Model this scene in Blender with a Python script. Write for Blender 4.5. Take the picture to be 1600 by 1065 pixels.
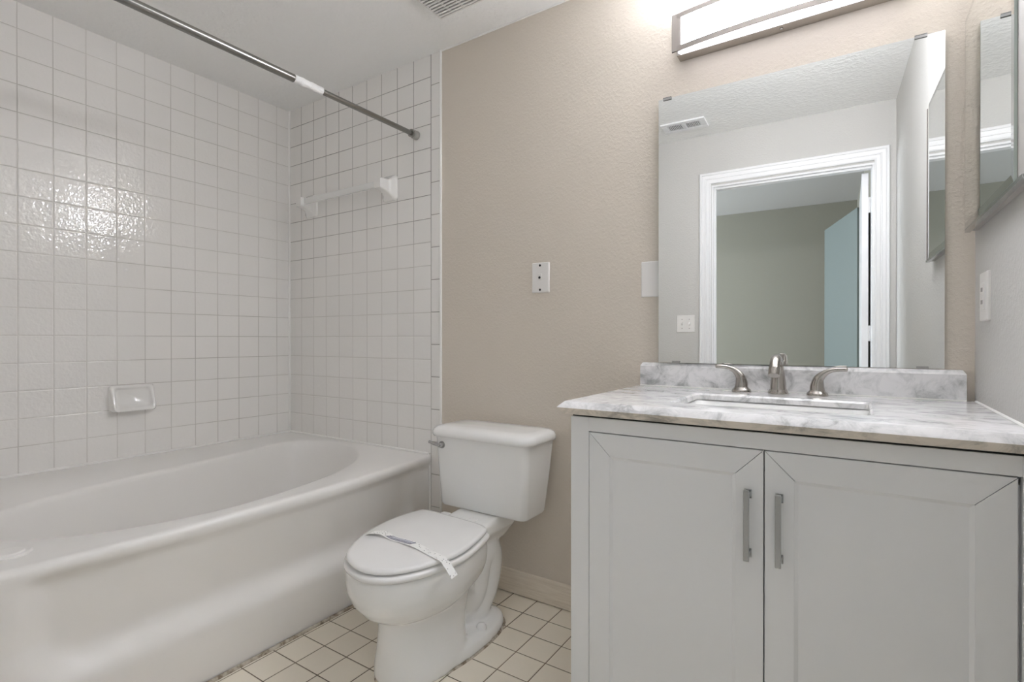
import bpy, bmesh, math, random
from mathutils import Vector, Matrix
for o in list(bpy.data.objects): bpy.data.objects.remove(o, do_unlink=True)
S = bpy.context.scene
C = S.collection
PI = math.pi
R = math.radians

# ------------------------------------------------------------------ camera, world, light, exposure
cd = bpy.data.cameras.new('camera'); cam = bpy.data.objects.new('camera', cd); C.objects.link(cam)
cam.location = (2.753, -1.812, 1.061)
cam.rotation_euler = (R(90 - 0.162), 0, 0.5834)
cd.sensor_fit = 'HORIZONTAL'; cd.sensor_width = 36; cd.lens = 809.4 / 1600 * 36; cd.clip_start = 0.02
S.camera = cam
W = bpy.data.worlds.new('world'); S.world = W; W.use_nodes = True
W.node_tree.nodes['Background'].inputs[0].default_value = (0.55, 0.72, 1.0, 1)
W.node_tree.nodes['Background'].inputs[1].default_value = 1.0
S.view_settings.view_transform = 'Standard'; S.view_settings.look = 'None'
S.view_settings.gamma = 1; S.view_settings.use_curve_mapping = False
S.view_settings.exposure = 2.9
S.cycles.max_bounces = 16; S.cycles.diffuse_bounces = 10; S.cycles.glossy_bounces = 8
LAMP_STRENGTH = 13.0            # the vanity lamp's diffuser
DAYLIGHT = 18.5                # daylight through the bedroom window (area light, W)

H = 2.39                       # ceiling height
WALL_B = 0.004                 # painted back wall face
WALL_R = 3.02                  # right wall face
WALL_F = -1.755                # door wall face, bathroom side
WALL_F2 = -1.87                # door wall face, bedroom side
BED_R, BED_F, BED_L = 2.95, -4.13, -0.9
DOOR_L, DOOR_R, DOOR_T = 2.066, 2.911, 2.045

al = bpy.data.lights.new('window_daylight', 'AREA'); alo = bpy.data.objects.new('window_daylight', al); C.objects.link(alo)
al.shape = 'RECTANGLE'; al.size = 1.3; al.size_y = 1.2; al.energy = DAYLIGHT; al.color = (0.92, 0.965, 1.0)
alo.location = (BED_L - 0.16, -3.1, 1.5); alo.rotation_euler = (0, R(-90), 0)

# ------------------------------------------------------------------ materials
def mat(name, col, rough=0.5, metal=0.0, spec=0.5, coat=0.0):
    m = bpy.data.materials.new(name); m.use_nodes = True
    b = m.node_tree.nodes['Principled BSDF']
    b.inputs['Base Color'].default_value = (*col, 1); b.inputs['Roughness'].default_value = rough
    b.inputs['Metallic'].default_value = metal; b.inputs['Specular IOR Level'].default_value = spec
    b.inputs['Coat Weight'].default_value = coat
    return m
class N:
    def __init__(s, m): s.m = m; s.t = m.node_tree; s.b = s.t.nodes['Principled BSDF']
    def new(s, t, **k):
        n = s.t.nodes.new(t)
        for a, v in k.items(): setattr(n, a, v)
        return n
    def set(s, sock, v):
        if hasattr(v, 'is_output'): s.t.links.new(v, sock)
        else: sock.default_value = v
    def math(s, op, a, b=0.0, c=0.0):
        n = s.new('ShaderNodeMath', operation=op)
        for i, v in enumerate((a, b, c)): s.set(n.inputs[i], v)
        return n.outputs[0]
    def pos(s):
        n = s.new('ShaderNodeNewGeometry'); x = s.new('ShaderNodeSeparateXYZ'); s.t.links.new(n.outputs['Position'], x.inputs[0])
        return n.outputs['Position'], x.outputs
    def obj(s): return s.new('ShaderNodeTexCoord').outputs['Object']
    def noise(s, vec, scale, detail=2, rough=0.5, dist=0.0):
        n = s.new('ShaderNodeTexNoise'); s.t.links.new(vec, n.inputs['Vector'])
        n.inputs['Scale'].default_value = scale; n.inputs['Detail'].default_value = detail
        n.inputs['Roughness'].default_value = rough; n.inputs['Distortion'].default_value = dist
        return n.outputs['Fac']
    def ramp(s, fac, stops):
        n = s.new('ShaderNodeValToRGB'); s.t.links.new(fac, n.inputs[0])
        e = n.color_ramp.elements
        while len(e) < len(stops): e.new(0.5)
        for i, (p, c) in enumerate(stops): e[i].position = p; e[i].color = (*c, 1) if len(c) == 3 else c
        return n.outputs[0]
    def mix(s, fac, a, b):
        n = s.new('ShaderNodeMix', data_type='RGBA')
        s.set(n.inputs[0], fac); s.set(n.inputs[6], a if hasattr(a, 'is_output') else (*a, 1)); s.set(n.inputs[7], b if hasattr(b, 'is_output') else (*b, 1))
        return n.outputs[2]
    def bump(s, h, strength, dist, normal=None):
        n = s.new('ShaderNodeBump'); n.inputs['Strength'].default_value = strength; n.inputs['Distance'].default_value = dist
        s.t.links.new(h, n.inputs['Height'])
        if normal is not None: s.t.links.new(normal, n.inputs['Normal'])
        return n.outputs[0]
    def color(s, c): s.set(s.b.inputs['Base Color'], c)
    def normal(s, c): s.set(s.b.inputs['Normal'], c)
    def rough(s, c): s.set(s.b.inputs['Roughness'], c)

def paint(name, col, scale=120, strength=0.25, dist=0.0024, rough=0.55):
    m = mat(name, col, rough, spec=0.35); n = N(m); p, x = n.pos()
    f = n.noise(p, scale, 3, 0.55)
    f = n.ramp(f, [(0.42, (0, 0, 0)), (0.66, (1, 1, 1))])
    n.normal(n.bump(f, strength, dist))
    return m

def tile(name, ax, offs, pitch, gw, col, g_lo, g_hi, wavy, rough, gscale=1.3, vary=0.013, wscale=52, zdirt=None):
    """square tiles in world space: ax = the two axes, offs = a grout line on each, pitch on each"""
    m = mat(name, col, rough, spec=0.5); n = N(m); p, x = n.pos()
    ds, cells = [], []
    for a, o, q in zip(ax, offs, pitch):
        t = n.math('DIVIDE', n.math('SUBTRACT', x[a], o), q)
        fl = n.math('FLOOR', t); fr = n.math('SUBTRACT', t, fl)
        d = n.math('MULTIPLY', n.math('SUBTRACT', 0.5, n.math('ABSOLUTE', n.math('SUBTRACT', fr, 0.5))), q)
        ds.append(d); cells.append(fl)
    d = n.math('MINIMUM', ds[0], ds[1])
    mr = n.new('ShaderNodeMapRange', interpolation_type='SMOOTHSTEP'); n.set(mr.inputs[0], d)
    mr.inputs[1].default_value = gw * 0.35; mr.inputs[2].default_value = gw * 0.65
    body = mr.outputs[0]
    mr2 = n.new('ShaderNodeMapRange', interpolation_type='SMOOTHSTEP'); n.set(mr2.inputs[0], d)
    mr2.inputs[1].default_value = gw * 0.3; mr2.inputs[2].default_value = gw * 0.3 + 0.004
    cc = n.new('ShaderNodeCombineXYZ'); n.set(cc.inputs[0], cells[0]); n.set(cc.inputs[1], cells[1])
    wn = n.new('ShaderNodeTexWhiteNoise', noise_dimensions='3D'); n.set(wn.inputs[0], cc.outputs[0])
    v = n.math('ADD', 1 - vary, n.math('MULTIPLY', wn.outputs['Value'], 2 * vary))
    hsv = n.new('ShaderNodeHueSaturation'); hsv.inputs['Color'].default_value = (*col, 1); n.set(hsv.inputs['Value'], v)
    gf = n.noise(p, gscale, 3, 0.6)
    if zdirt:      # mildewed joints higher up the wall
        gf = n.math('SUBTRACT', gf, n.math('MULTIPLY', n.math('SUBTRACT', n.math('MULTIPLY', n.math('SUBTRACT', x[2], zdirt[0]), 1 / (zdirt[1] - zdirt[0])), 0.6), 0.22))
    g = n.ramp(gf, [(0.35, g_lo), (0.62, g_hi)])
    n.color(n.mix(body, g, hsv.outputs[0]))
    n.rough(n.math('ADD', n.math('MULTIPLY', n.math('SUBTRACT', 1.0, body), 0.6), rough))
    nb = n.bump(mr2.outputs[0], 0.6, 0.0015)
    if wavy: nb = n.bump(n.noise(p, wscale, 1.5, 0.5), wavy, 0.004, nb)
    n.normal(nb)
    return m

M = {}
M['paint_back'] = paint('beige_wall_paint', (0.68, 0.618, 0.543))
M['paint_light'] = paint('greige_wall_paint', (0.58, 0.57, 0.55))
M['paint_bed'] = paint('green_grey_wall_paint', (0.345, 0.335, 0.285), 80, 0.1)
M['ceiling'] = paint('ceiling_texture', (0.91, 0.91, 0.90), 48, 0.35, 0.004, 0.8)
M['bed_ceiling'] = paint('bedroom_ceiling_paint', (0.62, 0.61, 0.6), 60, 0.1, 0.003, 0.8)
TW = (0.86, 0.845, 0.825)
M['tile_left'] = tile('wall_tile_glaze_left', (1, 2), (-0.0804, 2.2872), (0.11, 0.11), 0.0027, TW, (0.48, 0.46, 0.43), (0.72, 0.70, 0.67), 0.32, 0.05, wscale=68)
M['tile_back'] = tile('wall_tile_glaze_back', (0, 2), (0.1133, 2.2872), (0.11, 0.11), 0.0027, TW, (0.22, 0.205, 0.19), (0.62, 0.60, 0.57), 0.18, 0.07, 0.9, zdirt=(1.1, 2.0))
M['tile_trim'] = tile('bullnose_glaze', (0, 2), (1.104, 2.246), (0.4, 0.151), 0.003, TW, (0.22, 0.2, 0.18), (0.42, 0.40, 0.37), 0.12, 0.10)
M['floor_tile'] = tile('floor_tile_glaze', (0, 1), (1.2235, -0.1125), (0.1145, 0.1123), 0.0035, (0.86, 0.80, 0.69), (0.09, 0.07, 0.045), (0.26, 0.21, 0.15), 0.08, 0.30, 3.0, 0.035)
M['carpet'] = mat('carpet', (0.35, 0.32, 0.28), 0.95)
M['caulk'] = mat('white_caulk', (0.90, 0.89, 0.87), 0.4)
m = mat('stained_caulk', (0.5, 0.44, 0.34), 0.6); n = N(m); p, x = n.pos()
n.color(n.ramp(n.noise(p, 26, 4, 0.7), [(0.38, (0.22, 0.17, 0.12)), (0.50, (0.48, 0.43, 0.35)), (0.7, (0.66, 0.62, 0.55))])); M['dirty_caulk'] = m
M['tub'] = mat('tub_enamel', (0.83, 0.815, 0.795), 0.34, coat=0.05)
M['china'] = mat('vitreous_china', (0.87, 0.87, 0.86), 0.07, coat=0.3)
M['seat'] = mat('white_seat_plastic', (0.86, 0.855, 0.85), 0.18)
M['ceramic'] = mat('glazed_ceramic', (0.86, 0.85, 0.83), 0.08, coat=0.3)
M['white_paint'] = mat('white_trim_paint', (0.82, 0.82, 0.83), 0.35)
M['cab'] = mat('cabinet_lacquer', (0.84, 0.845, 0.855), 0.38)
M['dark_gap'] = mat('shadow_gap', (0.03, 0.03, 0.03), 0.9)
M['plastic'] = mat('white_plastic', (0.80, 0.78, 0.76), 0.3)
M['hole'] = mat('dark_slot', (0.015, 0.013, 0.012), 0.7)
M['chrome'] = mat('chrome', (0.5, 0.5, 0.5), 0.14, 1.0)
M['nickel'] = mat('brushed_nickel', (0.46, 0.43, 0.40), 0.22, 1.0)
M['lamp_frame'] = mat('satin_nickel_lamp_frame', (0.33, 0.30, 0.28), 0.45, 1.0)
M['rod'] = mat('grey_steel_rod', (0.30, 0.295, 0.28), 0.25, 1.0)
M['rubber'] = mat('grey_rubber', (0.38, 0.37, 0.35), 0.5)
m = mat('crinkled_tape', (0.85, 0.85, 0.85), 0.35); n = N(m); p, x = n.pos()
n.normal(n.bump(n.noise(p, 130, 3, 0.7), 0.8, 0.004)); M['tape'] = m
m = mat('frosted_acrylic', (0.93, 0.93, 0.92), 0.2); m.node_tree.nodes['Principled BSDF'].inputs['Transmission Weight'].default_value = 0.15
M['acrylic'] = m
M['mirror'] = mat('silvered_glass', (0.85, 0.865, 0.855), 0.0, 1.0)
M['mirror_bevel'] = mat('bevelled_mirror_rim', (0.62, 0.62, 0.61), 0.03, 1.0)
M['glass_edge'] = mat('mirror_glass_edge', (0.58, 0.66, 0.62), 0.15)
M['brown'] = mat('dark_brown_cabinet_side', (0.055, 0.035, 0.028), 0.5)
M['cab_grey'] = mat('greige_metal_cabinet', (0.42, 0.40, 0.38), 0.45)
M['blue_door'] = mat('door_paint', (0.205, 0.245, 0.24), 0.5)
M['paper'] = None
m = mat('carrara_marble', (0.8, 0.8, 0.8), 0.12, coat=0.2); n = N(m); p, x = n.pos()
mp = n.new('ShaderNodeMapping'); n.t.links.new(p, mp.inputs[0]); mp.inputs['Rotation'].default_value = (0.3, 0.5, 0.5); mp.inputs['Scale'].default_value = (1, 1.5, 1)
big = n.noise(mp.outputs[0], 13, 6, 0.68, 0.8)
fine = n.noise(mp.outputs[0], 9, 4, 0.55, 0.9)
vein = n.math('ABSOLUTE', n.math('SUBTRACT', fine, 0.5))
vc = n.ramp(vein, [(0.0, (1, 1, 1)), (0.06, (0, 0, 0))])
base = n.ramp(big, [(0.34, (0.42, 0.425, 0.43)), (0.455, (0.73, 0.73, 0.735)), (0.56, (0.88, 0.87, 0.88))])
gate = n.ramp(n.noise(mp.outputs[0], 5.0, 2), [(0.50, (0, 0, 0)), (0.68, (0.55, 0.55, 0.55))])
fac = n.math('MULTIPLY', vc, gate)
n.color(n.mix(fac, base, (0.30, 0.30, 0.31))); M['marble'] = m
m = m.copy(); m.name = 'raw_marble_edge'; n = N(m); lk = n.b.inputs['Base Color'].links[0].from_socket
mx = n.new('ShaderNodeMix', data_type='RGBA', blend_type='MULTIPLY'); mx.inputs[0].default_value = 1; n.t.links.new(lk, mx.inputs[6]); mx.inputs[7].default_value = (0.92, 0.85, 0.755, 1); n.color(mx.outputs[2]); n.b.inputs['Roughness'].default_value = 0.5
M['marble_raw'] = m
m = mat('pale_wood_baseboard', (0.7, 0.64, 0.54), 0.4); n = N(m); p, x = n.pos()
mp = n.new('ShaderNodeMapping'); n.t.links.new(p, mp.inputs[0]); mp.inputs['Scale'].default_value = (2.2, 1, 34)
n.color(n.ramp(n.noise(mp.outputs[0], 3, 4, 0.6), [(0.3, (0.66, 0.58, 0.48)), (0.7, (0.82, 0.75, 0.65))])); M['baseboard'] = m
m = mat('lamp_diffuser', (0.9, 0.9, 0.9), 0.4); b = m.node_tree.nodes['Principled BSDF']
b.inputs['Emission Color'].default_value = (0.925, 0.94, 1.0, 1); b.inputs['Emission Strength'].default_value = LAMP_STRENGTH; M['glow'] = m
m = mat('lamp_diffuser_edge', (0.9, 0.9, 0.9), 0.4); b = m.node_tree.nodes['Principled BSDF']
b.inputs['Emission Color'].default_value = (0.93, 0.915, 1.0, 1); b.inputs['Emission Strength'].default_value = LAMP_STRENGTH * 0.036; M['glow_edge'] = m
m = mat('printed_paper', (0.91, 0.91, 0.90), 0.6); n = N(m); p, x = n.pos()
vo = n.new('ShaderNodeTexVoronoi'); vo.inputs['Scale'].default_value = 150; n.t.links.new(p, vo.inputs['Vector'])
wn = n.new('ShaderNodeTexWhiteNoise'); n.t.links.new(vo.outputs['Color'], wn.inputs[0])
dot = n.math('MULTIPLY', n.math('LESS_THAN', vo.outputs['Distance'], 0.26), n.math('GREATER_THAN', wn.outputs['Value'], 0.45))
n.color(n.mix(dot, (0.91, 0.91, 0.90), (0.16, 0.16, 0.17))); M['paper'] = m
M['ink'] = mat('blue_grey_ink', (0.24, 0.25, 0.32), 0.6)
M['ink_pale'] = mat('pale_ink', (0.60, 0.61, 0.68), 0.6)

# ------------------------------------------------------------------ mesh helpers
def link(name, bm, material, parent=None, smooth=None, bevel=0, seg=3):
    bmesh.ops.recalc_face_normals(bm, faces=bm.faces[:])
    me = bpy.data.meshes.new(name); bm.to_mesh(me); bm.free()
    for mm in (material if isinstance(material, (list, tuple)) else [material]): me.materials.append(mm)
    if smooth is not None or bevel:
        for f in me.polygons: f.use_smooth = True
        me.set_sharp_from_angle(angle=R(smooth if smooth is not None else 35))
    o = bpy.data.objects.new(name, me); C.objects.link(o)
    if bevel:
        md = o.modifiers.new('bevel', 'BEVEL'); md.width = bevel; md.segments = seg; md.limit_method = 'ANGLE'; md.angle_limit = R(35); md.harden_normals = True
    if parent:
        o.parent = parent; o.matrix_parent_inverse = parent.matrix_basis.inverted()
    return o
def thing(name, label, cat, loc=(0, 0, 0), group=None):
    o = bpy.data.objects.new(name, None); C.objects.link(o); o.location = loc; o.empty_display_size = 0.05
    return tag(o, label, cat, group)
def tag(o, label, cat, group=None):
    o['label'] = label; o['category'] = cat
    if group: o['group'] = group
    return o
def struct(name, bm, material, smooth=None, bevel=0):
    o = link(name, bm, material, None, smooth, bevel); o['kind'] = 'structure'; return o
def box(bm, x0, x1, y0, y1, z0, z1, mi=0):
    vs = [bm.verts.new((x, y, z)) for x in (x0, x1) for y in (y0, y1) for z in (z0, z1)]
    fs = []
    for q in ((0, 1, 3, 2), (4, 6, 7, 5), (0, 4, 5, 1), (2, 3, 7, 6), (0, 2, 6, 4), (1, 5, 7, 3)):
        f = bm.faces.new([vs[i] for i in q]); f.material_index = mi; fs.append(f)
    return vs
def B(*a):
    bm = bmesh.new()
    for q in a: box(bm, *q)
    return bm
def loft(bm, rings, cap0=True, cap1=True, closed=True):
    R_ = [[bm.verts.new(p) for p in r] for r in rings]
    n = len(R_[0])
    for a, b in zip(R_, R_[1:]):
        for i in range(n if closed else n - 1):
            j = (i + 1) % n; bm.faces.new((a[i], a[j], b[j], b[i]))
    if cap0: bm.faces.new(R_[0][::-1])
    if cap1: bm.faces.new(R_[-1])
    return R_
def rrect(x0, x1, y0, y1, r, z, k=6):
    pts = []
    for cx, cy, a0 in ((x1 - r, y1 - r, 0), (x0 + r, y1 - r, 90), (x0 + r, y0 + r, 180), (x1 - r, y0 + r, 270)):
        for i in range(k + 1):
            a = R(a0 + 90 * i / k); pts.append((cx + r * math.cos(a), cy + r * math.sin(a), z))
    return pts
def spline(pts, n, closed=False):
    P = [Vector(p) for p in pts]; out = []
    m_ = len(P); segs = m_ if closed else m_ - 1
    for s in range(segs):
        g = (lambda i: P[i % m_]) if closed else (lambda i: P[max(0, min(m_ - 1, i))])
        a, b, c, d = g(s - 1), g(s), g(s + 1), g(s + 2)
        for i in range(n):
            t = i / n
            out.append(0.5 * ((2 * b) + (c - a) * t + (2 * a - 5 * b + 4 * c - d) * t * t + (3 * b - a - 3 * c + d) * t ** 3))
    if not closed: out.append(P[-1])
    return out
def tube(bm, pts, rad, seg=16, flat=1.0, cap=True):
    """tube along pts, radius a number or one per point; flat squeezes it along the second axis"""
    P = [Vector(p) for p in pts]; n = len(P)
    rads = rad if isinstance(rad, (list, tuple)) else [rad] * n
    rings, up = [], None
    for i in range(n):
        t = (P[min(n - 1, i + 1)] - P[max(0, i - 1)]).normalized()
        if up is None:
            up = Vector((0, 0, 1)) if abs(t.z) < 0.9 else Vector((0, 1, 0))
        s = t.cross(up).normalized(); up = s.cross(t).normalized()
        rings.append([P[i] + (s * math.cos(a) + up * math.sin(a) * flat) * rads[i] for a in (2 * PI * k / seg for k in range(seg))])
    loft(bm, rings, cap, cap)
def lathe(bm, prof, c, axis='z', seg=32):
    rings = []
    for r, h in prof:
        ring = []
        for k in range(seg):
            a = 2 * PI * k / seg; u, v = r * math.cos(a), r * math.sin(a)
            ring.append({'z': (c[0] + u, c[1] + v, c[2] + h), 'y': (c[0] + u, c[1] + h, c[2] + v), 'x': (c[0] + h, c[1] + u, c[2] + v)}[axis])
        rings.append(ring)
    loft(bm, rings)
def lerp(a, b, t): return a + (b - a) * t
def sstep(a, b, t):
    t = max(0.0, min(1.0, (t - a) / (b - a))); return t * t * (3 - 2 * t)

# ------------------------------------------------------------------ room shell
T = 0.12
struct('floor', B((-T, WALL_R + T, WALL_F2, T, -0.1, 0)), M['floor_tile'])
struct('floor_bedroom', B((BED_L - T, BED_R + T, BED_F - T, WALL_F2, -0.1, 0)), M['carpet'])
struct('ceiling', B((-T, WALL_R + T, WALL_F2, T, H, H + 0.1)), M['ceiling'])
struct('ceiling_bedroom', B((BED_L - T, BED_R + T, BED_F - T, WALL_F2, H, H + 0.1)), M['bed_ceiling'])
struct('wall_back', B((-T, WALL_R + T, WALL_B, T, 0, H)), M['paint_back'])
struct('wall_left', B((-T, -0.008, WALL_F2, T, 0, H)), M['paint_light'])
struct('wall_right', B((WALL_R, WALL_R + T, WALL_F2, WALL_B, 0, H)), M['paint_light'])
bm = B((-0.008, DOOR_L - 0.012, WALL_F2, WALL_F, 0, H), (DOOR_R + 0.012, WALL_R, WALL_F2, WALL_F, 0, H), (DOOR_L - 0.012, DOOR_R + 0.012, WALL_F2, WALL_F, DOOR_T + 0.012, H))
struct('wall_front', bm, M['paint_light'])
TUB_L = -1.53
struct('wall_wing', B((0.0, 1.16, WALL_F, TUB_L - 0.012, 0, H)), M['paint_light'])
struct('wall_tile_left', B((-0.008, 0, TUB_L - 0.002, 0, 0.49, H)), M['tile_left'])
struct('wall_tile_back', B((0.0, 1.104, 0, WALL_B, 0.49, H)), M['tile_back'])
struct('wall_tile_wing', B((0.0, 1.104, TUB_L - 0.012, TUB_L - 0.002, 0.49, H)), M['tile_back'])
bm = bmesh.new()
loft(bm, [[(1.1045, WALL_B, z), (1.1045, 0, z), (1.150, 0, z), (1.156, 0.001, z), (1.1605, WALL_B, z)] for z in (0.0, H)], True, True)
struct('trim_1', bm, M['tile_trim'], 40)
# caulk beads
bm = bmesh.new(); tube(bm, [(1.1625, 0.002, 0), (1.1625, 0.002, H)], 0.006, 8); struct('trim_2', bm, M['caulk'], 60)
bm = bmesh.new(); tube(bm, [(0.0015, -0.0015, 0.524), (0.0015, -0.0015, H)], 0.008, 8); struct('trim_3', bm, M['caulk'], 60)
bm = bmesh.new(); tube(bm, [(1.17, 0.002, H - .002), (2.2, 0.002, H - .002)], 0.0035, 8); struct('trim_9', bm, M['caulk'], 60)
# bedroom walls, window on its left wall
struct('wall_bedroom_far', B((BED_L - T, BED_R + T, BED_F - T, BED_F, 0, H)), M['paint_bed'])
struct('wall_bedroom_right', B((BED_R, BED_R + T, BED_F, WALL_F2, 0, H)), M['paint_bed'])
struct('wall_bedroom_left', B((BED_L - T, BED_L, BED_F, -3.8, 0, H), (BED_L - T, BED_L, -2.4, WALL_F2, 0, H), (BED_L - T, BED_L, -3.8, -2.4, 0, 0.9), (BED_L - T, BED_L, -3.8, -2.4, 2.1, H)), M['paint_bed'])
struct('wall_bedroom_front', B((BED_L - T, -T, WALL_F2, WALL_F2 + 0.1, 0, H)), M['paint_bed'])
struct('wall_bedroom_near', B((-T, DOOR_L - 0.08, WALL_F2 - 0.004, WALL_F2, 0, H)), M['paint_bed'])
bm = B((BED_L - 0.08, BED_L - 0.03, -3.8, -3.75, 0.9, 2.1), (BED_L - 0.08, BED_L - 0.03, -2.45, -2.4, 0.9, 2.1), (BED_L - 0.08, BED_L - 0.03, -3.75, -2.45, 0.9, 0.95), (BED_L - 0.08, BED_L - 0.03, -3.75, -2.45, 2.05, 2.1), (BED_L - 0.07, BED_L - 0.04, -3.75, -2.45, 1.48, 1.52))
struct('window_1', bm, M['white_paint'])

# door opening: jamb, stop, moulded casing
bm = B((DOOR_L - 0.012, DOOR_L, WALL_F2, WALL_F, 0, DOOR_T), (DOOR_R, DOOR_R + 0.012, WALL_F2, WALL_F, 0, DOOR_T), (DOOR_L - 0.012, DOOR_R + 0.012, WALL_F2, WALL_F, DOOR_T, DOOR_T + 0.012))
box(bm, DOOR_L, DOOR_L + 0.012, WALL_F - 0.05, WALL_F - 0.02, 0, DOOR_T - 0.012); box(bm, DOOR_L, DOOR_R - 0.001, WALL_F - 0.05, WALL_F - 0.02, DOOR_T - 0.012, DOOR_T)
struct('trim_4', bm, M['white_paint'], bevel=0.0015)
def casing(name, y, sgn):
    prof = [(0, 0), (0, 0.010), (0.006, 0.012), (0.010, 0.010), (0.026, 0.012), (0.028, 0.015), (0.034, 0.015), (0.036, 0.0125), (0.052, 0.015), (0.055, 0.019), (0.066, 0.019), (0.070, 0.015), (0.070, 0)]
    bm = bmesh.new(); xi, xr, zi = DOOR_L - 0.014, DOOR_R + 0.010, DOOR_T + 0.022
    rows = [[bm.verts.new((xx, y + sgn * t, zz)) for xx, zz in ((xi - w, 0), (xi - w, zi + w), (xr + w, zi + w), (xr + w, 0))] for w, t in prof]
    for a, b in zip(rows, rows[1:]):
        for i in range(3): bm.faces.new((a[i], a[i + 1], b[i + 1], b[i]))
    struct(name, bm, M['white_paint'], 20)
casing('trim_5', WALL_F, 1)

# baseboard behind the toilet, and on the door wall
prof = [(0.012, 0.004), (0.012, 0.066), (0.009, 0.074), (0.009, 0.080), (0.004, 0.095), (0.0, 0.0985), (0, 0.004)]
bm = bmesh.new(); loft(bm, [[(x, WALL_B - t, z) for t, z in prof] for x in (1.166, 2.108)]); struct('baseboard_back', bm, M['baseboard'], 25)
bm = B((1.17, DOOR_L - 0.086, WALL_F, WALL_F + 0.012, 0, 0.09)); struct('baseboard_front', bm, M['baseboard'], bevel=0.004)

# the bathroom door, open against the bedroom wall, and a second door standing ajar further in
d = thing('door_1', 'white bathroom door opened flat against the bedroom wall, seen edge on in mirror', 'door', (2.888, -1.88, 0)); d['kind'] = 'structure'
ang = 2.0
def hinged(bm): bmesh.ops.rotate(bm, cent=(2.888, -1.88, 0), matrix=Matrix.Rotation(R(ang), 3, 'Z'), verts=bm.verts); return bm
link('panel', hinged(B((2.868, 2.901, -2.685, -1.876, 0.01, 2.035))), M['white_paint'], d, bevel=0.002)
for z0, z1 in ((1.80, 1.89), (1.052, 1.142), (0.22, 0.31)):
    bm = B((2.875, 2.9105, -1.8765, -1.8735, z0, z1)); tube(bm, [(2.9065, -1.872, z0), (2.9065, -1.872, z1)], 0.0045, 10)
    link('hinge', bm, M['white_paint'], d)
d = thing('door_2', 'pale blue-grey door standing ajar in the bedroom reflected in the mirror', 'door', (2.925, -2.83, 0)); d['kind'] = 'structure'
bm = B((2.888, 2.925, -3.68, -2.83, 0.01, 2.04)); bmesh.ops.rotate(bm, cent=(2.925, -2.83, 0), matrix=Matrix.Rotation(R(-14), 3, 'Z'), verts=bm.verts)
link('panel', bm, M['blue_door'], d, bevel=0.002)

# ------------------------------------------------------------------ bathtub
ZT = 0.5226
tub = thing('bathtub', 'long white alcove bathtub with oval basin and recessed front apron', 'bathtub', (0.55, -0.76, 0))
bas = [(.48, -.05), (.34, -.085), (.262, -.17), (.295, -.41), (.345, -.66), (.38, -.89), (.425, -1.09), (.475, -1.25), (.56, -1.375), (.70, -1.43), (.839, -1.405), (.935, -1.318), (1.005, -1.204), (1.062, -1.02), (1.068, -.809), (1.02, -.539), (.94, -.345), (.831, -.205), (.66, -.09)]
ol = spline([(x, y, 0) for x, y in bas], 12, True)
cx, cy = 0.70, -0.76
def ang_of(x, y): return math.atan2(y - cy, x - cx) % (2 * PI)
polar = sorted((ang_of(q.x, q.y), math.hypot(q.x - cx, q.y - cy)) for q in ol)
def brad(a):
    a %= 2 * PI
    for i in range(len(polar)):
        a0, r0 = polar[i - 1]; a1, r1 = polar[i]
        if i == 0: a0 -= 2 * PI
        if a0 <= a <= a1: return lerp(r0, r1, (a - a0) / max(1e-9, a1 - a0))
    return polar[-1][1]
X0, X1, Y0, Y1 = 0.002, 1.083, TUB_L + 0.002, -0.002
angs = sorted([2 * PI * k / 140 for k in range(140)] + [ang_of(x, y) for x in (X0, X1) for y in (Y0, Y1)])
def rect_hit(a):
    c, s = math.cos(a), math.sin(a); t = 9
    if c > 1e-9: t = min(t, (X1 - cx) / c)
    if c < -1e-9: t = min(t, (X0 - cx) / c)
    if s > 1e-9: t = min(t, (Y1 - cy) / s)
    if s < -1e-9: t = min(t, (Y0 - cy) / s)
    return t
def bowf(y): return 0.05 * (1 - abs((y - TUB_L / 2) / (TUB_L / 2)) ** 2.6)
rings = [[(cx + rect_hit(a) * math.cos(a), cy + rect_hit(a) * math.sin(a), ZT) for a in angs]]
rings[0] = [(x + (bowf(y) if x > X1 - 1e-6 else 0), y, z) for x, y, z in rings[0]]
def bring(f, z, add=0.0): return [(cx + (brad(a) * f + min(add, (rect_hit(a) + 0.03 - brad(a)) * 0.6)) * math.cos(a), cy + (brad(a) * f + min(add, (rect_hit(a) + 0.03 - brad(a)) * 0.6)) * math.sin(a), z) for a in angs]
rings += [bring(1, ZT, 0.016), bring(1, ZT - 0.002, 0.007), bring(1, ZT - 0.008), bring(0.985, ZT - 0.02), bring(0.97, ZT - 0.05), bring(0.945, 0.42), bring(0.91, 0.32), bring(0.86, 0.22), bring(0.80, 0.16), bring(0.70, 0.13), bring(0.4, 0.122), bring(0.02, 0.12)]
bm = bmesh.new(); loft(bm, rings, False, True)
# front lip and apron
def apron_x(y, z):
    t = (y - TUB_L / 2) / (TUB_L / 2); b = 0.05 * (1 - abs(t) ** 2.6)
    xl = 1.105 + b
    qy, qz = abs(y + 0.765) - 0.66 + 0.13, max(0, 0.335 - z) - 0.135 + 0.13
    sd = math.hypot(max(qy, 0), max(qz, 0)) + min(max(qy, qz), 0) - 0.13
    e = 1 - sstep(lerp(-0.085, -0.05, 1 - b / 0.05), 0.018, sd)
    face = lerp(1.084, 1.108, max(0, min(1, z / 0.17))) if z < 0.3 else lerp(1.105, xl - .003, sstep(0.3, 0.47, z))
    face = lerp(face, 1.094, sstep(-0.14, -0.06, y))
    en = 1 - b / 0.05; pan = lerp(1.066 - .020 * en, xl - .009 - .036 * en, max(0, min(1, (z - .2) / .29)) ** 1.15)
    x = lerp(face, pan, e)
    return lerp(x, xl, sstep(0.462, 0.4995, z)), xl
ys = [Y0 + (Y1 - Y0) * (k / 110) for k in range(111)]
rows = []
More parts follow.
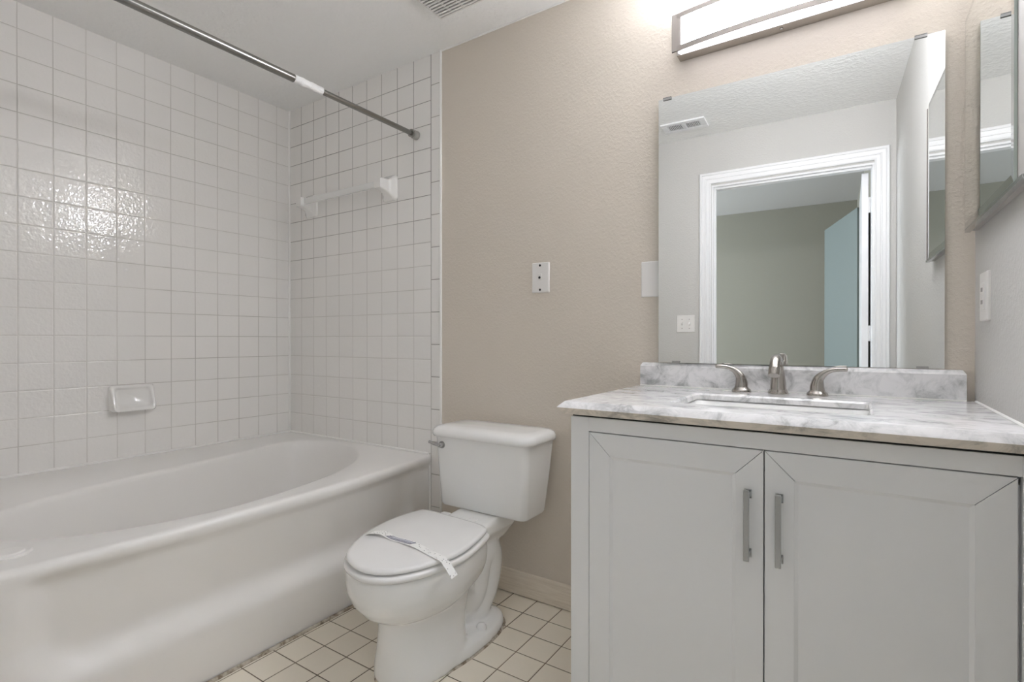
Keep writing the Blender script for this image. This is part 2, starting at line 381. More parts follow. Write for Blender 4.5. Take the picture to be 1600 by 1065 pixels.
for y in ys:
    xl = apron_x(y, 0.5)[1]; row = [(xl - 0.027, y, ZT - 0.0004), (xl - 0.0222, y, ZT)]
    for k in range(7):
        a = R(90 - 15 * k); row.append((xl - 0.018 + 0.018 * math.cos(a), y, ZT - 0.018 + 0.018 * math.sin(a)))
    for k in range(1, 42):
        z = 0.5046 * (1 - k / 41); row.append((apron_x(y, z)[0], y, z))
    rows.append(row)
loft(bm, rows, False, False, closed=False)
link('tub_body', bm, M['tub'], tub, 60)
bm = bmesh.new(); lathe(bm, [(0.046, 0), (0.046, 0.003), (0.042, 0.006), (0.036, 0.0045), (0.032, 0.0045), (0.029, 0.008), (0.012, 0.010), (0.0, 0.010)][:-1], (0.985, -1.425, ZT))
link('deck_cap', bm, M['tub'], tub, 40)
bm = bmesh.new(); tube(bm, [(0.003, Y0, ZT + 0.0035), (0.003, -0.003, ZT + 0.0035), (1.09, -0.003, ZT + 0.0035)], 0.0068, 8); struct('trim_6', bm, M['caulk'], 60)
bm = bmesh.new(); tube(bm, [(1.093, Y0, 0.001), (1.093, -0.06, 0.001)], 0.008, 8); struct('trim_7', bm, M['dirty_caulk'], 60)
bm = bmesh.new(); tube(bm, [(1.098, -0.001, 0.0), (1.098, -0.001, 0.505)], 0.006, 8); struct('trim_8', bm, M['caulk'], 60)

# ------------------------------------------------------------------ shower rod, towel bar, soap dish
RX, RZ = 1.016, 2.03
rod = thing('shower_curtain_rod', 'grey steel tension rod for a shower curtain spanning above the bathtub', 'shower rod', (RX, -0.7, RZ))
bm = bmesh.new(); tube(bm, [(RX, TUB_L + 0.02, RZ), (RX, -0.64, RZ)], 0.0145, 24); link('outer_tube', bm, M['rod'], rod, 40)
bm = bmesh.new(); tube(bm, [(RX, -0.66, RZ), (RX, -0.036, RZ)], 0.0112, 24); link('inner_tube', bm, M['rod'], rod, 40)
bm = bmesh.new()
tp = [(RX, lerp(-0.652, -0.530, k / 24), RZ) for k in range(25)]
random.seed(4); tube(bm, tp, [lerp(0.0162, 0.0148, k / 24) + random.uniform(-.0009, .0009) for k in range(25)], 20); link('white_tape', bm, M['tape'], rod, 30)
o = rod.children[-1]; o['label'] = 'band of white crinkled tape'
bm = bmesh.new(); lathe(bm, [(0.0115, 0), (0.0185, 0.001), (0.0185, 0.012), (0.012, 0.014)], (RX, -0.044, RZ), 'y', 24); link('collar', bm, M['rod'], rod, 40)
bm = bmesh.new(); lathe(bm, [(0.011, 0), (0.0135, 0.004), (0.0205, 0.010), (0.0205, 0.032), (0.019, 0.033)], (RX, -0.034, RZ), 'y', 24); link('rubber_foot', bm, M['rubber'], rod, 40)
bm = bmesh.new(); lathe(bm, [(0.02, 0.0), (0.02, 0.028), (0.0145, 0.034)], (RX, TUB_L, RZ), 'y', 24); link('rubber_foot', bm, M['rubber'], rod, 40)

tb = thing('towel_bar', 'white ceramic and acrylic towel bar on the tiled end wall', 'towel bar', (0.55, 0, 1.80))
def tpost(xr, s):
    bm = bmesh.new(); x0, x1 = xr - 0.098, xr; xc = (x0 + x1) / 2
    R_ = []
    for t, hw, hh, zc in ((0, .049, .062, 1.806), (.007, .049, .062, 1.806), (.012, .045, .058, 1.806), (.022, .031, .044, 1.808), (.036, .025, .033, 1.811), (.055, .025, .028, 1.814), (.080, .025, .026, 1.815), (.088, .022, .023, 1.815)):
        R_.append([(p[0], -t, p[1]) for p in rrect(xc - hw, xc + hw, zc - hh, zc + hh, min(hw, hh) * 0.35, 0)])
    loft(bm, R_); return bm
link('post', tpost(0.886, 1), M['ceramic'], tb, 50)
link('post', tpost(0.262, -1), M['ceramic'], tb, 50)
link('bar', B((0.215, 0.84, -0.070, -0.054, 1.803, 1.834)), M['acrylic'], tb, bevel=0.003)

sd = thing('soap_dish', 'white ceramic soap dish set into the tiled wall above the bathtub', 'soap dish', (0, -0.80, 0.79))
bm = bmesh.new(); yc = -0.797
outer = [(0, .088, .745, .856), (.010, .088, .744, .857), (.020, .084, .742, .854), (.034, .080, .741, .845)]
def dring(x, hw, z0, z1, tilt=0.0):
    pts = rrect(yc - hw, yc + hw, z0, z1, 0.014, 0)
    return [(x + tilt * (z1 - p[1]) / (z1 - z0), p[0], p[1]) for p in pts]
rings = [dring(0.0, .088, .740, .856), dring(.008, .088, .740, .856), dring(.014, .086, .739, .853, .028), dring(.018, .080, .741, .849, .034), dring(.017, .072, .748, .843, .033), dring(.010, .068, .756, .838, .022), dring(.007, .060, .764, .832, .014)]
loft(bm, rings); link('dish', bm, M['ceramic'], sd, 55)

# ------------------------------------------------------------------ toilet
XC = 1.553
toi = thing('toilet', 'white two-piece toilet with closed lid between bathtub and vanity', 'toilet', (XC, -0.45, 0))
def egg(yf, yb, hw, z, sq=2.25, k=48, xc=XC):
    """an elongated ring: pointed-round front (-y), squarer back"""
    pts = []; yc_ = yb - (yb - yf) * 0.42
    for i in range(k):
        a = 2 * PI * i / k; c, s = math.cos(a), math.sin(a)
        if s <= 0: x = hw * abs(c) ** (2 / 2.05) * (1 if c >= 0 else -1); y = yc_ - (yc_ - yf) * abs(s) ** (2 / 2.05)
        else: x = hw * abs(c) ** (2 / (sq + 1.6)) * (1 if c >= 0 else -1); y = yc_ + (yb - yc_) * abs(s) ** (2 / (sq + 0.4))
        pts.append((xc + x, y, z))
    return pts
LIDP = [(1.345, -.293), (1.484, -.294), (1.603, -.302), (1.654, -.317), (1.680, -.353), (1.711, -.476), (1.716, -.56), (1.703, -.63), (1.683, -.69), (1.644, -.752), (1.584, -.789), (1.517, -.789), (1.44, -.757), (1.388, -.699), (1.341, -.608), (1.313, -.49), (1.310, -.40), (1.322, -.325)]
LIDO = [(q.x, q.y) for q in spline([(x, y, 0) for x, y in LIDP], 5, True)]
def outl(f, z, c=(1.525, -.55)): return [(c[0] + (x - c[0]) * f, c[1] + (y - c[1]) * f, z) for x, y in LIDO]
bm = bmesh.new()
loft(bm, [egg(-.712, -.40, .128, 0), egg(-.712, -.40, .128, .03), egg(-.706, -.40, .116, .09), egg(-.703, -.39, .110, .15), egg(-.704, -.38, .112, .185), egg(-.71, -.37, .12, .24)])
cb = (1.548, -.56)
loft(bm, [outl(.60, .19, cb), outl(.74, .205, cb), outl(.855, .225, cb), outl(.94, .25, cb), outl(.99, .28, cb), outl(1.005, .31, cb), outl(1.0, .338, cb), outl(.985, .352, cb)])
# deck under the tank
loft(bm, [rrect(1.475, 1.605, -.40, -.09, .05, .290), rrect(1.452, 1.622, -.40, -.075, .05, .318), rrect(1.436, 1.640, -.42, -.065, .05, .345), rrect(1.436, 1.640, -.40, -.06, .045, .372), rrect(1.445, 1.632, -.235, -.065, .04, .392)])
# foot
loft(bm, [egg(-.712, -.17, .138, 0, 2.0), egg(-.712, -.17, .138, .018, 2.0), egg(-.705, -.176, .131, .034, 2.0), egg(-.69, -.2, .11, .045, 2.0)])
# trapway
tube(bm, spline([(XC, -.42, .17), (XC, -.37, .135), (XC, -.325, .12), (XC, -.295, .15), (XC, -.275, .22), (XC, -.25, .255), (XC, -.21, .255), (XC, -.20, .205), (XC, -.225, .13), (XC, -.275, .07), (XC, -.29, .02)], 5), [.076] * 51, 24)
tube(bm, spline([(XC, -.40, .30), (XC, -.36, .22), (XC, -.335, .13), (XC, -.33, .05)], 6), .066, 20)
o = link('bowl', bm, M['china'], toi, 180)
md = o.modifiers.new('fuse', 'REMESH'); md.mode = 'VOXEL'; md.voxel_size = 0.0055; md.use_smooth_shade = True
md = o.modifiers.new('soften', 'SMOOTH'); md.factor = 0.5; md.iterations = 7
for s in (-1, 1):
    bm = bmesh.new(); lathe(bm, [(.019, 0), (.019, .010), (.017, .018), (.012, .024), (.004, .0265)], (XC + s * .102, -.345, .0325)); link('bolt_cap', bm, M['seat'], toi, 45)
# tank
bm = bmesh.new()
def tk(x0, x1, yf, yb, z, r): return rrect(x0, x1, yf, yb, r, z, 8)
XT = 1.554
loft(bm, [tk(XT - .185, XT + .185, -.207, -.075, .392, .022), tk(XT - .200, XT + .199, -.217, -.063, .396, .024), tk(XT - .205, XT + .203, -.221, -.055, .405, .025), tk(XT - .214, XT + .213, -.229, -.035, .54, .027), tk(XT - .221, XT + .221, -.235, -.018, .672, .028)])
link('tank', bm, M['china'], toi, 40)
bm = bmesh.new()
loft(bm, [tk(XT - .228, XT + .228, -.242, -.014, .672, .05), tk(XT - .238, XT + .238, -.253, -.010, .675, .055), tk(XT - .241, XT + .241, -.257, -.008, .684, .057), tk(XT - .240, XT + .240, -.256, -.009, .694, .057), tk(XT - .235, XT + .235, -.250, -.013, .704, .055), tk(XT - .224, XT + .224, -.238, -.022, .712, .05), tk(XT - .20, XT + .20, -.205, -.05, .717, .04), tk(XT - .08, XT + .08, -.15, -.10, .7185, .02)])
link('tank_lid', bm, M['china'], toi, 70)
bm = bmesh.new(); lx, lz = XT - .178, .640
lathe(bm, [(.0145, 0), (.0145, -.004), (.011, -.008), (.009, -.018), (.006, -.020)], (lx, -.2335, lz), 'y', 24)
tube(bm, spline([(lx + .004, -.2495, lz), (lx - .015, -.252, lz + .002), (lx - .035, -.254, lz + .006), (lx - .052, -.254, lz + .010)], 5), [.0062] * 10 + [.0055, .0052, .005, .005, .0055, .0055], 12)
o = link('flush_lever', bm, M['chrome'], toi, 50); o['label'] = 'chrome flush lever'
bm = bmesh.new(); lathe(bm, [(.005, 0), (.0065, .006), (.0065, .018)], (1.604, -.13, .374), 'z', 12); link('tank_bolt', bm, M['rod'], toi, 40)
# seat and lid
bm = bmesh.new()
loft(bm, [outl(.985, .353), outl(1.03, .357), outl(1.038, .364), outl(1.028, .371), outl(.99, .374)])
link('seat', bm, M['seat'], toi, 60)
bm = bmesh.new()
loft(bm, [outl(.96, .3775), outl(.992, .380), outl(1.0, .386), outl(.985, .3915), outl(.93, .394), outl(.5, .3965)])
link('seat_lid', bm, M['seat'], toi, 60)
for q in (1.410, 1.545): link('hinge', B((q, q + .04, -.302, -.262, .372, .389)), M['seat'], toi, bevel=.006)
bm = bmesh.new(); loft(bm, [egg(-.719, -.163, .145, 0.0, 2.0), egg(-.714, -.168, .141, .004, 2.0)]); link('caulk_bead', bm, M['dirty_caulk'], toi, 40)

# paper band across the lid
st = thing('sanitary_paper_band', 'printed white paper band lying across the closed toilet lid', 'paper band', (XC, -.6, .40))
BPX = [(1.350, -.609), (1.38, -.597), (1.424, -.588), (1.504, -.588), (1.611, -.599), (1.71, -.619), (1.778, -.640)]
def band_pt(t):        # t 0..1 along the band
    x = lerp(BPX[0][0], BPX[-1][0], t)
    for (x0_, y0_), (x1_, y1_) in zip(BPX, BPX[1:]):
        if x0_ <= x <= x1_ + 1e-9: y = lerp(y0_, y1_, (x - x0_) / (x1_ - x0_)); break
    z = .3972 + .009 * math.sin(PI * min(1, t / .30)) ** 2 * (t < .30) + .004 * math.sin(PI * max(0, min(1, (t - .30) / .4))) ** 2
    if t < .06: z = lerp(.388, z, sstep(0, .06, t))
    if t > .86: z = lerp(.3972, .366, ((t - .86) / .14) ** 1.2)
    return x, y, z
bm = bmesh.new(); rows = []
for k in range(61):
    x, y, z = band_pt(k / 60); rows.append([(x - .002, y + .016, z + .0006), (x + .002, y - .016, z + .0006), (x + .002, y - .016, z), (x - .002, y + .016, z)])
loft(bm, rows); link('band', bm, M['paper'], st, 30)
def patch(t0, t1, s0, s1, lift, skew=0.0, n_=8):
    bm = bmesh.new(); rr = []
    for k in range(n_ + 1):
        row = []
        for s in (s0, s1):
            t = lerp(t0, t1, k / n_) + skew * s; x, y, z = band_pt(t); row.append((x, y - .016 * s, z + lift))
        rr.append(row)
    loft(bm, rr, False, False, closed=False); return bm
lb = link('printed_label', patch(.235, .50, -.72, .62, .0011, -.03), M['ink'], st)
for a_, b_, s0_, s1_ in ((.25, .485, -.55, -.05), (.25, .33, .08, .18), (.34, .41, .08, .18), (.42, .485, .08, .18), (.25, .485, .30, .46)): link('lettering', patch(a_, b_, s0_, s1_, .0016, -.03), M['ink_pale'], lb)
lb['label'] = 'blue-grey printed label with pale lettering too small to read'

# ------------------------------------------------------------------ vanity
YF, VX0, VX1, VZ = -0.550, 2.112, 3.012, 0.8605
van = thing('vanity_cabinet', 'white two-door bathroom vanity cabinet under the marble worktop', 'vanity cabinet', (2.56, -0.28, 0))
bm = bmesh.new()
DX0, DXM, DX1, DZ0, DZ1 = 2.166, 2.5875, 2.997, 0.105, 0.815
box(bm, VX0, VX0 + .018, YF + .05, -0.02, 0.0, 0.854); box(bm, VX1 - .018, VX1, YF + .05, -0.02, 0.0, 0.854); box(bm, VX0 + .018, VX1 - .018, -0.03, -0.02, 0.0, 0.854); box(bm, VX0 + .018, VX1 - .018, YF + .05, -0.03, 0.08, 0.098)
box(bm, VX0, VX0 + .02, YF + .0205, YF + .0495, 0, .799); box(bm, VX1 - .02, VX1, YF + .0205, YF + .0495, 0, .799)

link('carcass', bm, M['cab'], van)
bm = B((VX0, DX0 - .0015, YF, YF + .02, 0.0, VZ - .006), (DX1 + .006, VX1, YF, YF + .02, 0.0, VZ - .006), (DX0 - .0015, DX1 + .006, YF, YF + .02, DZ1 + .0025, VZ - .006), (DX0 - .0015, DX1 + .006, YF, YF + .02, 0.0, DZ0 - .003))
link('face_frame', bm, M['cab'], van, bevel=0.0008, seg=2)
def door(x0, x1, hx):
    g = bmesh.new(); w = .058; i0, i1, z0, z1 = x0 + w, x1 - w, DZ0 + w, DZ1 - w
    y0, y1 = YF, YF + .019; gp = .0007
    def quad(pts):   # a mitred frame board: outer edge p0-p1, inner edge p2-p3
        a = [g.verts.new((x, y0, z)) for x, z in pts]; b = [g.verts.new((x, y1, z)) for x, z in pts]
        g.faces.new(a); g.faces.new(b[::-1])
        for i in range(4): j = (i + 1) % 4; g.faces.new((a[i], b[i], b[j], a[j]))
    k = gp
    quad([(x0, DZ0 + k), (x0, DZ1 - k), (i0, z1 - k), (i0, z0 + k)])
    quad([(x1, DZ1 - k), (x1, DZ0 + k), (i1, z0 + k), (i1, z1 - k)])
    quad([(x0 + k, DZ1), (x1 - k, DZ1), (i1 - k, z1), (i0 + k, z1)])
    quad([(x1 - k, DZ0), (x0 + k, DZ0), (i0 + k, z0), (i1 - k, z0)])
    d_ = link('door', g, M['cab'], van, bevel=0.0006, seg=1)
    b_ = bmesh.new()
    loft(b_, [[(i0, YF + .001, z0), (i1, YF + .001, z0), (i1, YF + .001, z1), (i0, YF + .001, z1)], [(i0 + .007, YF + .0045, z0 + .007), (i1 - .007, YF + .0045, z0 + .007), (i1 - .007, YF + .0045, z1 - .007), (i0 + .007, YF + .0045, z1 - .007)]], False, True)
    link('door_panel', b_, M['cab'], d_)
    hb = bmesh.new(); hz0, hz1 = .572, .728; yb = YF - .028
    box(hb, hx - .006, hx + .006, yb, yb + .009, hz0, hz1)
    for z in (hz0 + .006, hz1 - .018):
        box(hb, hx - .006, hx + .006, yb + .009, YF, z, z + .012); box(hb, hx - .008, hx + .008, YF - .003, YF + .0005, z - .004, z + .016)
    h = link('handle', hb, M['chrome'], d_, bevel=0.0012); h['label'] = 'chrome bar handle'
door(DX0, DXM - .0015, 2.555); door(DXM + .0015, DX1, 2.618)

# worktop with a rectangular opening
CT, CB = 0.898, 0.863
top = thing('marble_worktop', 'white and grey veined marble worktop with backsplash on the vanity', 'worktop', (2.56, -0.29, CT))
wx0, wx1, wy0, wy1 = 2.112, WALL_R - .003, -0.574, 0.002
sx0, sx1, sy0, sy1 = 2.35, 2.79, -0.462, -0.180
bm = bmesh.new()
hole = rrect(sx0, sx1, sy0, sy1, .018, CT)
kk = len(hole) // 4
out = []
corn = [(wx1, wy1), (wx0, wy1), (wx0, wy0), (wx1, wy0)]
for q in range(4):
    for i in range(kk): out.append((*corn[q], CT))
def rgn(pts, z): return [(p[0], p[1], z) for p in pts]
hv = [bm.verts.new(p) for p in hole]; cv = [bm.verts.new((*c, CT)) for c in corn]
for q in range(4):
    for i in range(kk - 1): bm.faces.new((cv[q], hv[q * kk + i + 1], hv[q * kk + i]))
    a, b = q * kk + kk - 1, ((q + 1) % 4) * kk
    bm.faces.new((cv[q], cv[(q + 1) % 4], hv[b], hv[a]))
# edge: sloping upper face, tip, undercut lower face; on the front and the left side
def edge_ring(o_, z, back=wy1): return [(wx1, back, z), (wx0 - o_, back, z), (wx0 - o_, wy0 - o_, z), (wx1, wy0 - o_, z)]
prev = cv
for o_, z in ((.004, CT - .001), (.018, .8845), (.0205, .881), (.018, .8775), (.004, CB), (-.02, CB)):
    cur = [bm.verts.new(p) for p in edge_ring(o_, z)]
    for i in range(4): bm.faces.new((prev[i], prev[(i + 1) % 4], cur[(i + 1) % 4], cur[i])).material_index = 1 if z <= .8775 else 0
    prev = cur
# inner wall of the opening, with an eased top edge
prev = hv
for g_, z in ((-.0, CT), (.005, CT - .005), (.005, .880)):
    cur = [bm.verts.new(p) for p in rrect(sx0 + g_, sx1 - g_, sy0 + g_, sy1 - g_, .018, z)]
    if z != CT:
        for i in range(len(cur)): j = (i + 1) % len(cur); bm.faces.new((prev[i], prev[j], cur[j], cur[i]))
        prev = cur
    else:
        for v in cur: bm.verts.remove(v)
link('slab', bm, [M['marble'], M['marble_raw']], top, 25)
bm = bmesh.new(); bx0, bx1, bz = 2.117, 3.001, 0.980
loft(bm, [[(bx0, -.018, CT), (bx1, -.018, CT), (bx1, WALL_B - .001, CT), (bx0, WALL_B - .001, CT)], [(bx0, -.018, bz - .012), (bx1, -.018, bz - .012), (bx1, WALL_B - .001, bz - .012), (bx0, WALL_B - .001, bz - .012)], [(bx0 + .007, -.010, bz), (bx1 - .007, -.010, bz), (bx1 - .007, WALL_B - .001, bz), (bx0 + .007, WALL_B - .001, bz)]])
link('backsplash', bm, M['marble'], top, 20)
bm = B((VX0 + .004, VX1 - .004, YF + .004, YF + .018, VZ - .006, CB)); link('shadow_strip', bm, M['dark_gap'], van)
bm = bmesh.new(); tube(bm, [(2.117, -.0185, CT + .001), (3.001, -.0185, CT + .001)], .0025, 6); tube(bm, [(WALL_R - .001, -.02, CT + .001), (WALL_R - .001, wy0, CT + .001)], .0035, 6)
link('caulk_line', bm, M['caulk'], top, 60)

snk = thing('undermount_sink', 'white rectangular undermount sink below the worktop opening', 'sink', (2.57, -.32, .75))
bm = bmesh.new()
def sr(g_, z, r=.03): return rrect(sx0 + g_, sx1 - g_, sy0 + g_, sy1 - g_, r, z)
loft(bm, [sr(-.018, .852), sr(-.018, .8795), sr(.000, .8795), sr(.006, .874), sr(.034, .80, .04), sr(.055, .755, .05), sr(.08, .738, .05), sr(.12, .722, .02)], False, True)
link('bowl', bm, M['china'], snk, 50)
bm = bmesh.new(); lathe(bm, [(.030, 0), (.030, .003), (.024, .005), (.022, .002), (.002, .002)], ((sx0 + sx1) / 2, (sy0 + sy1) / 2 + .03, .7225)); link('drain', bm, M['nickel'], snk, 40)

# faucet: spout, two lever handles
fau = thing('faucet', 'brushed nickel widespread faucet with two levers behind the sink', 'faucet', (2.562, -.062, CT))
FY = -.062
def lever(x, s):
    b_ = bmesh.new(); lathe(b_, [(.028, 0), (.0285, .003), (.026, .008), (.0205, .013), (.0195, .016)], (x, FY, CT)); base = link('handle_base', b_, M['nickel'], fau, 45)
    b_ = bmesh.new()
    pts = spline([(x, FY, CT + .012), (x, FY, CT + .030), (x + s * .005, FY - .002, CT + .050), (x + s * .022, FY - .005, CT + .068), (x + s * .045, FY - .008, CT + .0765), (x + s * .075, FY - .011, CT + .0785)], 7)
    r_ = [lerp(.0190, .0062, sstep(0.05, .80, i / (len(pts) - 1))) for i in range(len(pts))]
    r_[-1] = .0045
    tube(b_, pts, r_, 20, 0.92); link('lever_handle', b_, M['nickel'], fau, 60)
lever(2.459, -1); lever(2.664, 1)
b_ = bmesh.new(); x = 2.562
lathe(b_, [(.028, 0), (.0285, .003), (.026, .008), (.0235, .013)], (x, FY, CT)); link('spout_base', b_, M['nickel'], fau, 45)
b_ = bmesh.new(); pts = spline([(x, FY, CT + .008), (x, FY, CT + .035), (x, FY - .002, CT + .065), (x, FY - .014, CT + .092), (x, FY - .040, CT + .106), (x, FY - .072, CT + .098), (x, FY - .094, CT + .075)], 7)
tube(b_, pts, [lerp(.0225, .0145, sstep(0, .55, i / (len(pts) - 1))) for i in range(len(pts))], 22)
link('spout', b_, M['nickel'], fau, 60)
b_ = bmesh.new(); tube(b_, [(x, FY - .091, CT + .079), (x, FY - .101, CT + .060)], .0155, 20); link('aerator', b_, M['nickel'], fau, 50)
b_ = bmesh.new(); tube(b_, [(x + .004, -.034, CT), (x + .004, -.034, CT + .106)], .003, 10); tube(b_, [(x + .004, -.034, CT + .092), (x + .004, -.034, CT + .117)], [.0045, .007], 12); link('lift_rod', b_, M['nickel'], fau, 50)

# ------------------------------------------------------------------ wall mirror and clips
MX0, MX1, MZ0, MZ1 = 2.184, 2.957, 0.9815, 1.893
dl = R(1.2)
mir = thing('wall_mirror', 'large frameless wall mirror above the vanity backsplash', 'mirror', (MX1, -.006, MZ0))
mir.rotation_euler = (0, 0, dl)
bm = bmesh.new(); box(bm, -(MX1 - MX0) / math.cos(dl), 0, 0, .005, 0, MZ1 - MZ0, 1); bm.faces.ensure_lookup_table()
for f in bm.faces:
    f.normal_update()
    if abs(f.normal.y) > .9 and f.calc_center_median().y < .002: f.material_index = 0
def child(name, bm, m_, parent, **k):
    o = link(name, bm, m_, None, **k); o.parent = parent; return o
child('glass', bm, [M['mirror'], M['glass_edge']], mir)
WM = (MX1 - MX0)
for cx_, z, up in ((-WM + .030, MZ1 - MZ0, 1), (-.052, MZ1 - MZ0, 1), (-.047, 0, -1), (-WM + .060, 0, -1)):
    bm = bmesh.new()
    if up > 0: box(bm, cx_ - .014, cx_ + .014, -.004, .012, z, z + .003); box(bm, cx_ - .014, cx_ + .014, -.004, -.001, z - .006, z + .003)
    else: box(bm, cx_ - .013, cx_ + .013, -.003, -.001, .0005, .006)
    child('clip', bm, M['chrome'], mir)

# ------------------------------------------------------------------ vanity lamp
lamp = thing('vanity_lamp', 'bowed nickel vanity light bar glowing above the wall mirror', 'wall lamp', (2.57, 0, 2.06))
LX0, LX1, LZ0, LZ1 = 2.247, 2.893, 2.012, 2.134
link('back_plate', B((LX0 + .004, LX1 - .004, -.040, WALL_B - .0005, 2.018, 2.150)), M['nickel'], lamp, bevel=.002)
def bow(x): t = (x - 2.57) / .323; return -.082 - .026 * (1 - t * t)
def bowed(x0, x1, z0, z1, off0, off1, n_=28):
    g = bmesh.new(); rr = []
    for k in range(n_ + 1):
        x = lerp(x0, x1, k / n_); y = bow(x); rr.append([(x, y + off0, z0), (x, y + off1, z0), (x, y + off1, z1), (x, y + off0, z1)])
    loft(g, rr); return g
g = bmesh.new(); rr = []
for k in range(29):
    x = lerp(LX0 + .018, LX1 - .018, k / 28); rr.append([(x, bow(x) + .014, 2.010), (x, bow(x) + .006, 2.018), (x, bow(x) + .006, 2.128), (x, bow(x) + .014, 2.136), (x, -.0405, 2.136), (x, -.0405, 2.020)])
loft(g, rr); g.normal_update()
for f in g.faces: f.material_index = 0 if (f.calc_center_median().y < -.06 and abs(f.normal.y) > .8) or f.calc_center_median().z > 2.134 else 1
link('diffuser', g, [M['glow'], M['glow_edge']], lamp, 30)
link('band', bowed(LX0, LX1, LZ0, LZ0 + .016, 0, .004), M['lamp_frame'], lamp, 30)
link('band', bowed(LX0, LX1, LZ1 - .016, LZ1, 0, .004), M['lamp_frame'], lamp, 30)
link('end_bracket', B((LX0, LX0 + .030, -.0845, -.0795, LZ0, LZ1)), M['lamp_frame'], lamp, bevel=.001)
link('end_bracket', B((LX1 - .030, LX1, -.0845, -.0795, LZ0, LZ1)), M['lamp_frame'], lamp, bevel=.001)
bm = bmesh.new(); lathe(bm, [(.005, 0), (.005, -.003), (.003, -.005)], (2.565, -.02, 2.018)); link('screw', bm, M['nickel'], lamp, 50)

# ------------------------------------------------------------------ medicine cabinet on the right wall
mc = thing('medicine_cabinet', 'shallow mirrored medicine cabinet on the wall beside the vanity', 'medicine cabinet', (WALL_R, -.31, 1.62))
cy0, cy1, cz0, cz1, cx0 = -.532, -.034, 1.346, 1.888, 2.9925
link('body', B((cx0 + .0058, WALL_R, cy0 - .054, cy1 - .002, cz0 - .004, cz1 + .004)), M['cab_grey'], mc, bevel=.001)
link('side_panel', B((cx0 + .004, WALL_R, cy0 - .0585, cy0 - .0543, cz0 - .004, cz1 + .004)), M['brown'], mc)
bm = bmesh.new(); bv = .016
def mring(x, g_): return [(x, cy0 + g_, cz0 + g_), (x, cy1 - g_, cz0 + g_), (x, cy1 - g_, cz1 - g_), (x, cy0 + g_, cz1 - g_)]
loft(bm, [mring(cx0 + .0055, 0), mring(cx0 + .0007, 0), mring(cx0, bv)], True, True); bm.faces.ensure_lookup_table()
for f in bm.faces:
    f.normal_update(); xm_ = f.calc_center_median().x; f.material_index = 0 if xm_ < cx0 + .0002 else 1 if xm_ < cx0 + .0006 else 2
d_ = link('mirror_door', bm, [M['mirror'], M['mirror_bevel'], M['glass_edge']], mc)
link('bottom_rail', B((cx0 + .001, cx0 + .012, cy0 - .054, cy1, cz0 - .0075, cz0 - .0003)), M['chrome'], mc)
link('hinge', B((cx0 + .007, WALL_R - .004, cy0 - .061, cy0 - .0586, 1.60, 1.63)), M['chrome'], mc)

# ------------------------------------------------------------------ plates on the walls
def plate_bm(x0, x1, z0, z1, t=.006):
    g = bmesh.new(); loft(g, [[(p[0], WALL_B - y, p[1]) for p in rrect(x0 + i, x1 - i, z0 + i, z1 - i, .003, 0, 3)] for i, y in ((0, 0), (0, t * .5), (.003, t))]); return g
def disc_y(x, z, y, r, t=.001):
    g = bmesh.new(); lathe(g, [(r, 0), (r, -t)], (x, y, z), 'y', 16); return g
jk = thing('phone_jack_plate', 'white wall plate with phone jack and two dark screws above the toilet', 'wall plate', (1.695, WALL_B, 1.31))
link('plate', plate_bm(1.656, 1.736, 1.250, 1.372, .008), M['plastic'], jk, 30)
bm = B((1.687, 1.705, -.0075, -.004, 1.301, 1.326)); link('jack', bm, M['plastic'], jk, bevel=.002)
o = link('socket', disc_y(1.695, 1.3105, -.0078, .0052), M['hole'], jk)
for z in (1.360, 1.262): link('screw', disc_y(1.695, z, -.004, .0047), M['hole'], jk)
bp = link('blank_wall_plate', plate_bm(2.114, 2.184, 1.2125, 1.3395, .005), M['plastic'], None, 30); tag(bp, 'blank white wall plate beside the wall mirror', 'wall plate')

ou = thing('power_outlet', 'white duplex power outlet on the wall below the medicine cabinet', 'power outlet', (WALL_R, -.14, 1.165))
def xplate(y0, y1, z0, z1, t, x=WALL_R):
    g = bmesh.new(); loft(g, [[(x - d_, p[0], p[1]) for p in rrect(y0 + i, y1 - i, z0 + i, z1 - i, .003, 0, 3)] for i, d_ in ((0, 0), (0, t * .6), (.002, t))]); return g
link('plate', xplate(-.184, -.100, 1.106, 1.224, .007), M['plastic'], ou, 30)
link('receptacle', xplate(-.159, -.125, 1.132, 1.198, .0025, WALL_R - .007), M['plastic'], ou, 30)
for z in (1.146, 1.176):
    bm = B((WALL_R - .0100, WALL_R - .0093, -.150, -.147, z, z + .010), (WALL_R - .0100, WALL_R - .0093, -.138, -.135, z, z + .010)); link('slot', bm, M['hole'], ou)
bm = B((WALL_R - .0105, WALL_R - .0093, -.147, -.137, 1.160, 1.169)); link('button', bm, M['plastic'], ou)

sw = thing('light_switch', 'white double toggle switch plate beside the door casing seen in mirror', 'light switch', (1.893, WALL_F, 1.165))
g = bmesh.new(); loft(g, [[(p[0], WALL_F + y, p[1]) for p in rrect(1.835 + i, 1.952 - i, 1.108 + i, 1.222 - i, .003, 0, 3)] for i, y in ((0, 0), (0, .003), (.003, .006))]); link('plate', g, M['plastic'], sw, 30)
for x in (1.870, 1.917):
    up = 1 if x < 1.9 else -1
    g = bmesh.new(); loft(g, [[(x - .005, WALL_F + .005, 1.153), (x + .005, WALL_F + .005, 1.153), (x + .005, WALL_F + .005, 1.177), (x - .005, WALL_F + .005, 1.177)], [(x - .004, WALL_F + .016, 1.161 + up * .008), (x + .004, WALL_F + .016, 1.161 + up * .008), (x + .004, WALL_F + .016, 1.169 + up * .008), (x - .004, WALL_F + .016, 1.169 + up * .008)]])
    link('toggle', g, M['plastic'], sw)
    for z in (1.135, 1.195):
        g = bmesh.new(); lathe(g, [(.0035, 0), (.0035, .001)], (x, WALL_F + .006, z), 'y', 12); link('screw', g, M['rubber'], sw)

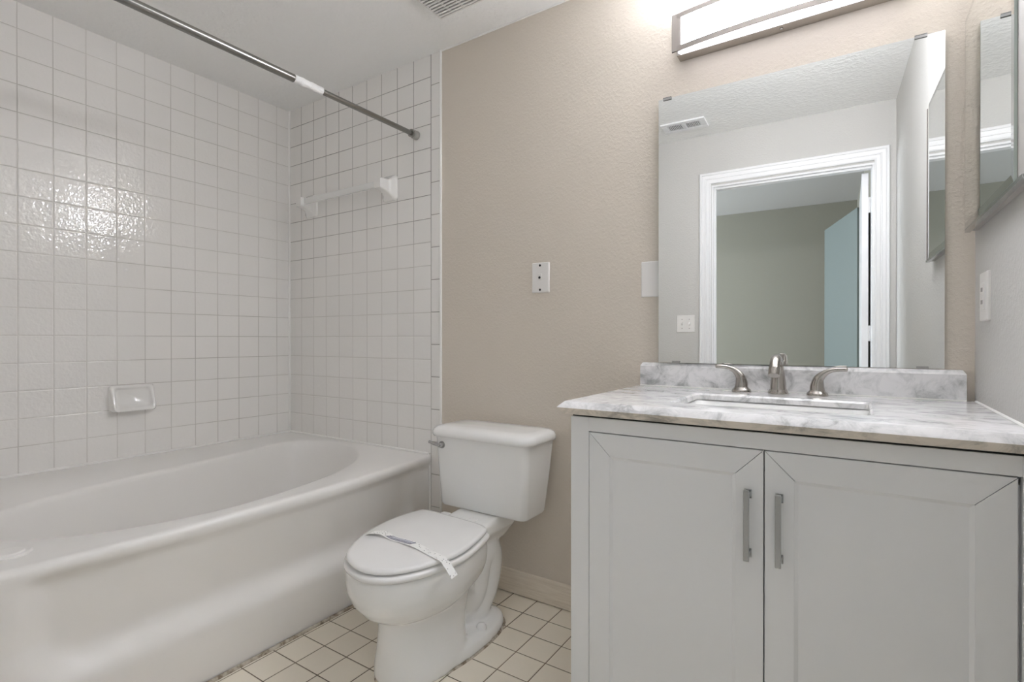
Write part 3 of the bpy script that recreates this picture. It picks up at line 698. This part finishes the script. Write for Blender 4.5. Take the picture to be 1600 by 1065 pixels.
# ------------------------------------------------------------------ ceiling grilles
fan = thing('exhaust_fan_grille', 'white slotted exhaust fan grille in the ceiling above the toilet', 'ceiling vent', (1.46, -.32, H))
gx0, gx1, gy0, gy1 = 1.337, 1.585, -.442, -.195
link('backing', B((gx0 + .008, gx1 - .008, gy0 + .008, gy1 - .008, H - .004, H - .001)), M['hole'], fan)
bm = bmesh.new()
box(bm, gx0, gx1, gy0, gy0 + .009, H - .016, H); box(bm, gx0, gx1, gy1 - .006, gy1, H - .016, H); box(bm, gx0, gx0 + .006, gy0, gy1, H - .016, H); box(bm, gx1 - .009, gx1, gy0, gy1, H - .016, H)
for k in range(1, 4): x = lerp(gx0, gx1, k / 4); box(bm, x - .002, x + .002, gy0, gy1, H - .014, H - .003)
link('frame', bm, M['plastic'], fan)
for k in range(15):
    y = gy1 - .0185 - k * .0155
    if y < gy0 + .015: break
    link('slat', B((gx0 + .005, gx1 - .005, y, y + .0078, H - .016, H - .011)), M['plastic'], fan)
reg = thing('air_register', 'white supply air register in the ceiling reflected near the mirror corner', 'ceiling vent', (1.935, -1.515, H))
rx0, rx1, ry0, ry1 = 1.806, 2.066, -1.592, -1.440
bm = bmesh.new(); zz = H - .010
xm = (rx0 + rx1) / 2
for b_ in ((rx0, rx1, ry0, ry0 + .034, zz, H), (rx0, rx1, ry1 - .034, ry1, zz, H), (rx0, rx0 + .034, ry0 + .034, ry1 - .034, zz, H), (rx1 - .034, rx1, ry0 + .034, ry1 - .034, zz, H), (xm - .009, xm + .009, ry0 + .034, ry1 - .034, zz, H)): box(bm, *b_)
link('frame', bm, M['white_paint'], reg, bevel=.003)
link('backing', B((rx0 + .03, rx1 - .03, ry0 + .03, ry1 - .03, H - .002, H - .0005)), M['hole'], reg)
for a, b_ in ((rx0 + .034, xm - .009), (xm + .009, rx1 - .034)):
    for k in range(9):
        x = lerp(a, b_, (k + .5) / 9); g = B((x - .0055, x + .0055, ry0 + .034, ry1 - .034, -.0008, .0008))
        bmesh.ops.rotate(g, cent=(x, 0, 0), matrix=Matrix.Rotation(R(35), 3, 'Y'), verts=g.verts); bmesh.ops.translate(g, vec=(0, 0, H - .006), verts=g.verts); link('louver', g, M['white_paint'], reg)
